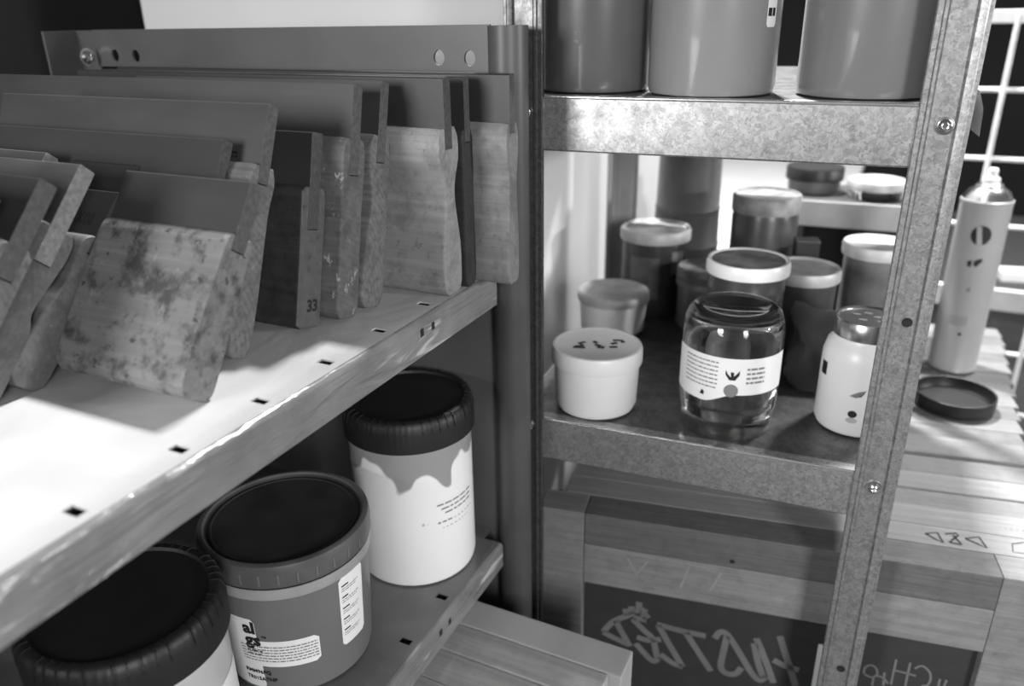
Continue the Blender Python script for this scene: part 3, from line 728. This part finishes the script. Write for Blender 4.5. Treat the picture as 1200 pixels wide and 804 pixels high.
# ------------------------------------------------------------------ rear shelving with two jars
RR = empty('shelf_riser', ru(.16, .56, .8105), RA, 'low pale shelf riser standing on the frames behind the jars', 'riser')
MB().box(-.02, .17, 0, .004, .1955, .2325).build('front_rail', M['rear_paint'], RR, smooth=0, bevel=.0008)
MB().box(-.02, .17, .0042, .14, .2275, .2313).build('shelf', M['steel_paint'], RR, smooth=0)
MB().box(-.02, .17, .032, .036, .004, .227).build('added_panel', M['dark_wall'], RR, smooth=0)  # added charcoal sheet stands for the darkness under the riser
for u in (-.02, .145):
    for v in (.005, .11): MB().box(u, u+.025, v, v+.02, .0006, .2272).build('leg', M['steel_paint'], RR, smooth=0)
jar('glass_jar', .150+.02, .64, 1.042, 'glass jar with broad black lid on the pale shelf riser', 'jar', [
    ('body', [(0, .0002), (.036, .0002), (.038, .003), (.038, .022), (0, .022)], M['mid_content']),
    ('lid', [(.0385, .02), (.042, .02), (.042, .036), (.0405, .0385), (0, .0385)], M['black_plastic'])])
jar('glass_jar', .258, .62, 1.042, 'low glass jar with cloudy pale lid on the pale shelf riser', 'jar', [
    ('body', [(0, .0002), (.036, .0002), (.038, .003), (.038, .018), (0, .018)], M['glass']),
    ('lid', [(.0385, .014), (.0415, .014), (.0415, .024), (.04, .0265), (0, .0265)], M['lid_grey'])])

# ------------------------------------------------------------------ screen frames standing in a row
FA = R(9.4)
FP = Vector((-.2679, .6599, 0))
def fr(u, v, z): return Vector((FP.x+u*cos(FA)-v*sin(FA), FP.y+u*sin(FA)+v*cos(FA), z))
HUS = [[(0.2395, 0.6848), (0.2504, 0.6551), (0.2632, 0.6206)], [(0.2163, 0.6762), (0.2293, 0.6466), (0.2401, 0.6189)], [(0.2637, 0.6436), (0.2493, 0.6458), (0.2366, 0.6509)], [(0.2148, 0.6684), (0.222, 0.6417), (0.2296, 0.6222)], [(0.1736, 0.665), (0.1785, 0.6752), (0.186, 0.674), (0.1981, 0.6567), (0.2115, 0.6343), (0.2207, 0.6214), (0.2266, 0.6192), (0.2315, 0.6258)], [(0.1862, 0.6717), (0.1842, 0.6471), (0.1831, 0.6284), (0.1877, 0.6203), (0.1958, 0.6193), (0.2012, 0.6232), (0.205, 0.6317)], [(0.1426, 0.6655), (0.1569, 0.6432), (0.1733, 0.618)], [(0.1106, 0.6699), (0.1366, 0.6671), (0.164, 0.6662)], [(0.1119, 0.6693), (0.1265, 0.6432), (0.1424, 0.6161)], [(0.1424, 0.6161), (0.1303, 0.6192), (0.1166, 0.6282)], [(0.0833, 0.671), (0.0971, 0.6575), (0.1071, 0.6476), (0.1133, 0.6226)], [(0.0892, 0.6463), (0.1025, 0.6449), (0.116, 0.6498)], [(0.1146, 0.6214), (0.1076, 0.6164), (0.0885, 0.6367)], [(0.051, 0.6441), (0.0572, 0.6555), (0.0653, 0.6652), (0.0852, 0.6799)], [(0.051, 0.6441), (0.0639, 0.6385), (0.0776, 0.634)], [(0.0642, 0.664), (0.0733, 0.6471), (0.0819, 0.631)], [(0.0771, 0.6741), (0.0744, 0.6834)], [(0.083, 0.677), (0.0808, 0.6885)], [(0.0888, 0.6798), (0.0898, 0.6959)], [(0.0924, 0.6792), (0.0967, 0.6886)], [(0.0938, 0.675), (0.1011, 0.6812)], [(0.0844, 0.6727), (0.0987, 0.6731)]]
CHW = [[(0.3268, 0.6557), (0.3267, 0.6637), (0.3319, 0.6687), (0.3374, 0.6654), (0.3392, 0.6576), (0.3342, 0.6527), (0.3277, 0.655)], [(0.3367, 0.6533), (0.3368, 0.6419)], [(0.3394, 0.6561), (0.3459, 0.6549), (0.351, 0.6488)], [(0.354, 0.682), (0.3541, 0.6645), (0.3542, 0.6482)], [(0.3674, 0.6812), (0.3674, 0.6652), (0.3676, 0.6489)], [(0.3543, 0.6675), (0.3647, 0.6668), (0.3751, 0.6655)], [(0.3726, 0.6747), (0.3787, 0.6798), (0.3865, 0.6738), (0.389, 0.6637), (0.3869, 0.6558), (0.3821, 0.6544)], [(0.3974, 0.6674), (0.3974, 0.6572)], [(0.4034, 0.6676), (0.4026, 0.6586)], [(0.3458, 0.6623), (0.3474, 0.6449)]]
DRD = [[(0.3668, 0.0543), (0.3785, 0.0589), (0.3808, 0.0423), (0.3741, 0.0476), (0.3668, 0.0543)], [(0.3855, 0.0587), (0.3963, 0.0628), (0.3977, 0.0597), (0.3897, 0.049), (0.3871, 0.0449)], [(0.3871, 0.0449), (0.3934, 0.0442), (0.3977, 0.0435)], [(0.3923, 0.0583), (0.3974, 0.0454)], [(0.4033, 0.0555), (0.4168, 0.062), (0.4197, 0.0444), (0.4126, 0.0495), (0.4033, 0.0555)], [(0.4572, 0.0638), (0.4454, 0.0583), (0.4425, 0.0437), (0.4521, 0.0442)]]
def screen(u0, u1, v0, v1, zt, zb, mt, label, st=.045, rl=.05, front=None, mesh_off=.012):
    t = empty('screen_frame', fr(u0, v0, 0), FA, label, 'screen frame', 'silkscreen frames standing in a row under the galvanised shelf')
    W = u1-u0; D = v1-v0
    def bar(x0, x1, z0, z1, nm='rail', m_=None): return MB().box(x0, x1, 0, D, z0, z1).build(nm, m_ or mt, t, smooth=0, bevel=.0012)
    if front:
        bar(st[0], W-st[1], zt-.0385, zt, 'rail', M['pine_dark']); bar(st[0], W-st[1], zt-.0902, zt-.0393, 'rail', M['pine_low'])
        bar(0, st[0]-.0004, zb, zt, 'stile'); bar(W-st[1]+.0004, W, zb, zt, 'stile', M['pine_mid'])
        MB().box(st[0]-.002, W-st[1]+.002, mesh_off, mesh_off+.0008, zb+.045, zt-.088).build('mesh', M['mesh'], t, smooth=0)
        bar(st[0], W-st[1], zb, zb+.05, 'rail')
    else:
        bar(0, W, zt-rl, zt); bar(0, W, zb, zb+rl)
        bar(0, st, zb+rl+.0003, zt-rl-.0003, 'stile'); bar(W-st, W, zb+rl+.0003, zt-rl-.0003, 'stile')
        MB().box(st-.002, W-st+.002, D*.6, D*.6+.0008, zb+rl-.002, zt-rl+.002).build('mesh', M['mesh'], t, smooth=0)
    return t
F1 = screen(-.022, .472, 0, .0365, .81, .30, M['pine_mid'], 'front silkscreen frame with hand lettered stencil on its dark mesh', st=(.05, .048), front=True)
F1o = -.022
for st_ in HUS: decal(F1, 'stencil_stroke', ribbon(spline(st_, 4, False) if len(st_) > 2 else st_, .0072), M['stencil'], lambda x, y: (x-F1o, .0115, y))
for st_ in CHW: decal(F1, 'stencil_stroke', ribbon(spline(st_, 4, False) if len(st_) > 2 else st_, .0022), M['stencil'], lambda x, y: (x-F1o, .0115, y))
for st_ in ([(0.0762, 0.7617), (0.0858, 0.7421), (0.0971, 0.7617)], [(0.1396, 0.7628), (0.1331, 0.7349)], [(0.1729, 0.7626), (0.1634, 0.7373)]):
    decal(F1, 'chalk_mark', ribbon(st_, .0022), M['chalk'], lambda x, y: (x-F1o, -.0003, y))
decal(F1, 'nail_hole', ([(.1823+.0028*cos(a*.63), .7791+.0025*sin(a*.63)) for a in range(10)], [tuple(range(10))]), M['hole_shade'], lambda x, y: (x-F1o, -.0004, y))
MB().box(.2985, .3045, -.0008, -.0002, .6, .694).build('paper_strip', M['label'], F1, smooth=0)
edges = [(.0372, .0705, .0000, 'pine_pale', .475), (.0712, .1085, .0, 'pine_pale', .49), (.1092, .1425, -.002, 'pine', .50), (.1435, .1805, .0, 'pine_pale', .50), (.1812, .2185, .0, 'pine', .505),
         (.2205, .2655, .004, 'pine', .508), (.2695, .306, .0, 'pine2', .515), (.3067, .344, .0, 'pine', .522), (.3447, .382, .0, 'pine2', .528), (.3827, .42, .0, 'pine', .535), (.4207, .458, .0, 'pine', .542), (.4587, .496, .0, 'pine2', .549), (.4967, .535, .001, 'pine', .556), (.5357, .573, .0, 'pine2', .562), (.5737, .611, .0, 'pine', .57), (.6117, .649, .0, 'pine2', .576), (.6497, .687, .0, 'pine', .58)]
desc = ['second silkscreen frame marked with upside down letters on its pale top edge', 'pale frame third in the row of screen frames', 'grey pine frame set slightly lower than its neighbours in the row', 'pale frame fifth in the row of screen frames',
        'pale frame sixth in the row, in front of the raised one', 'raised pale frame standing proud just in front of the black jar lid', 'grey pine frame carrying the front of the black jar lid', 'pale frame carrying the middle of the black jar lid',
        'grey pine frame carrying the back of the black jar lid', 'pale frame between the black jar lid and the spray can', 'pale frame just in front of the spray can', 'grey pine frame carrying the front of the spray can', 'pale frame carrying the spray can',
        'grey pine frame behind the spray can', 'pale frame third from the back end of the row of screen frames', 'grey pine frame second from the back end of the row of screen frames', 'pale frame at the far back end of the row of screen frames']
for (v0, v1, dz, mt, ue), lab in zip(edges, desc):
    f_ = screen(.0 if v0 < .1 else .05, ue, v0, v1, .81+dz, .30, M[mt], lab)
    if v0 < .04:
        for st_ in DRD: decal(f_, 'pen_mark', ribbon(st_, .0022 if st_ is not DRD[-1] else .001), M['ink'], lambda x, y: (x, y-.0372, .8104))
    elif v0 < .12 or .21 < v0 < .23:
        decal(f_, 'pen_mark', strips([(ue-.05, ue-.02, .012)], .003, (.001, .002), .004, int(v0*99)), M['grey_ink'], lambda x, y: (x, y, .8104+dz))
# frames stand on a plinth
# to stand on: a low timber bearer
MB().box(.06, .56, .002, .64, 0, .2998).build('bearer', M['pine_dull'], None, smooth=0)
bear = bpy.data.objects['bearer']; bear.name = 'wooden_plinth'
bear.location = fr(0, 0, 0); bear.rotation_euler = (0, 0, FA)
tag(bear, 'low dull wooden plinth under the row of screen frames', 'plinth')

# second row of frames under the left shelf
def low_frame(y0, y1, x0, x1, zt, mt, label):
    t = empty('screen_frame', (x0, y0, 0), 0, label, 'screen frame', 'silkscreen frames stored under the lower grey shelf')
    W = x1-x0; D = y1-y0; zb = .3
    MB().box(0, W, 0, D, zt-.035, zt).build('rail', mt, t, smooth=0, bevel=.0015)
    MB().box(0, W, 0, D, zb, zb+.035).build('rail', mt, t, smooth=0, bevel=.0015)
    for a in (0, W-.03): MB().box(a, a+.03, 0, D, zb+.0353, zt-.0353).build('stile', mt, t, smooth=0, bevel=.0015)
    MB().box(.028, W-.028, D*.6, D*.6+.0008, zb+.033, zt-.033).build('mesh', M['mesh'], t, smooth=0)
    return t
for (y0, y1, x1, dz, mt), lab in zip([(.5235, .5585, -.1505, 0, 'alu2'), (.4880, .5228, -.1625, -.001, 'pine_soft'), (.4525, .4873, -.163, -.002, 'pine_soft'), (.417, .4518, -.163, -.002, 'pine_soft'), (.3815, .4163, -.163, -.002, 'pine_soft')],
        ['dull metal screen frame nearest the tubular post, longest of the low row', 'wooden frame right beside the metal one under the lower shelf', 'wooden frame second from the metal one under the lower shelf', 'dull wooden frame third from the metal one under the lower shelf', 'dull wooden frame fourth from the metal one under the lower shelf']):
    low_frame(y0, y1, -.62, x1, .75+dz, M[mt], lab)
pb = MB().box(-.62, -.16, .38, .559, 0, .2998).build('wooden_plinth', M['pine_dull'], None, smooth=0)
tag(pb, 'low dull wooden plinth under the frames by the grey shelving', 'plinth')

# spray can and jar lid standing on the frames
SPc = empty('spray_can', (.120, 1.236, .8112), 0, 'tall grey aerosol spray can standing on the wooden frames', 'spray can')
MB().lathe([(0, .0002), (.029, .0002), (.0315, .002), (.0325, .004), (.0318, .006), (.0318, .244), (.0325, .246), (.0322, .249), (.030, .25)], 56).build('body', M['can'], SPc, smooth=40)
MB().lathe([(.031, .2495), (.026, .259), (.0185, .2645), (.0165, .2655), (.0165, .268), (.013, .2705), (0, .2705)], 48).build('dome', M['tin'], SPc, smooth=40)
MB().lathe([(0, .27), (.0105, .27), (.011, .272), (.0105, .277), (.0065, .28), (.0062, .288), (.0045, .29), (0, .29)], 28).build('nozzle', M['white_plastic'], SPc)
cyl_decal(SPc, 'printed_emblem', ellipse_geo(.0125, .0135), .032, -92, .205, M['ink'])
cyl_decal(SPc, 'printed_emblem', ([(-.007, .012), (-.004, .012), (-.001, .012), (.0035, -.013), (.0, -.013), (-.003, -.013)], [(0, 1, 4, 5), (1, 2, 3, 4)]), .0323, -92, .205, M['can'])
cyl_decal(SPc, 'printed_emblem', ([(.0, .0), (.004, .002), (.009, .004), (.009, -.001), (.003, -.009), (-.001, -.006)], [(0, 1, 4, 5), (1, 2, 3, 4)]), .0322, -94, .170, M['ink'])
cyl_decal(SPc, 'printed_emblem', ([(-.009, .0), (-.003, .002), (-.003, -.007), (-.007, -.008)], [(0, 1, 2, 3)]), .032, -94, .168, M['ink'])
cyl_decal(SPc, 'printed_emblem', ([(-.002, .0), (.002, .002), (.002, -.005), (-.002, -.005)], [(0, 1, 2, 3)]), .032, -94, .13, M['grey_ink'])
cyl_decal(SPc, 'printed_lines', strips([(-.015, .008, .003*k) for k in range(5)], .0012, (.002, .006), .001, 31), .032, -96, .075, M['grey_ink'])
cyl_decal(SPc, 'printed_emblem', ([(.0025*cos(a*.63), .0025*sin(a*.63)) for a in range(10)], [tuple(range(10))]), .032, -92, .062, M['ink'])
LD = MB().lathe([(0, .0002), (.046, .0002), (.0485, .002), (.0495, .006), (.0495, .02), (.0485, .0205), (.0472, .02), (.0472, .008), (.0455, .0055), (.02, .005), (0, .005)], 64).build('jar_lid', M['black_plastic'], None, smooth=40)
LD.location = (.118, 1.098, .8112)
tag(LD, 'black upturned screw lid lying on the wooden frames', 'lid')

# ------------------------------------------------------------------ background right
WG = empty('wire_grid_rack', (.10, 1.62, 0), 0, 'white wire grid panel standing behind the spray can', 'rack')
def bar_(x0, x1, z, r=.0042): MB().tube([(x0, 0, z), (x1, 0, z)], r).build('wire', M['wire'], WG)
MB().box(-.02, .66, -.008, .008, 1.275, 1.296).build('frame_bar', M['wire'], WG, smooth=0, bevel=.002)
for z in (1.170, 1.055, .938, .82, .70, .58): bar_(-.02, .66, z)
for x in (.047-.002, .165, .285, .405, .525, .645): MB().tube([(x, -.006, .02), (x, -.006, 1.29)], .0042).build('wire', M['wire'], WG)
for x in (-.02, .655): MB().box(x, x+.012, -.006, .006, 0, 1.29).build('foot_bar', M['wire'], WG, smooth=0)
TB = empty('work_table', (-.95, 1.85, 0), 0, 'white topped work table far behind the jars', 'table')
MB().box(0, .84, 0, 1.7, .72, .75).build('table_top', M['table_white'], TB, smooth=0, bevel=.002)
for x, y in ((.02, .02), (.78, .02), (.02, 1.64), (.78, 1.64)): MB().box(x, x+.04, y, y+.04, 0, .7199).build('leg', M['cab_grey'], TB, smooth=0)
WB = empty('workbench', (.12, 1.86, 0), 0, 'dark workbench with pale front edge beyond the spray can', 'bench')
MB().box(0, 1.3, .006, .75, .715, .75).build('bench_top', M['bench_dark'], WB, smooth=0)
MB().box(0, 1.3, 0, .0055, .705, .75).build('edge_strip', M['rear_paint'], WB, smooth=0)
MB().box(.02, 1.28, .03, .73, .08, .7145).build('cabinet', M['cab_grey'], WB, smooth=0)
MB().box(.04, 1.26, .06, .70, 0, .0795).build('plinth', M['bench_dark'], WB, smooth=0)
wb = MB().box(0, .075, 0, .05, 0, .022).build('white_box', M['white_plastic'], None, smooth=0, bevel=.003)
wb.location = (.245, 1.92, .7502); wb.rotation_euler = (0, 0, .2)
tag(wb, 'small flat white box on the dark workbench', 'box')
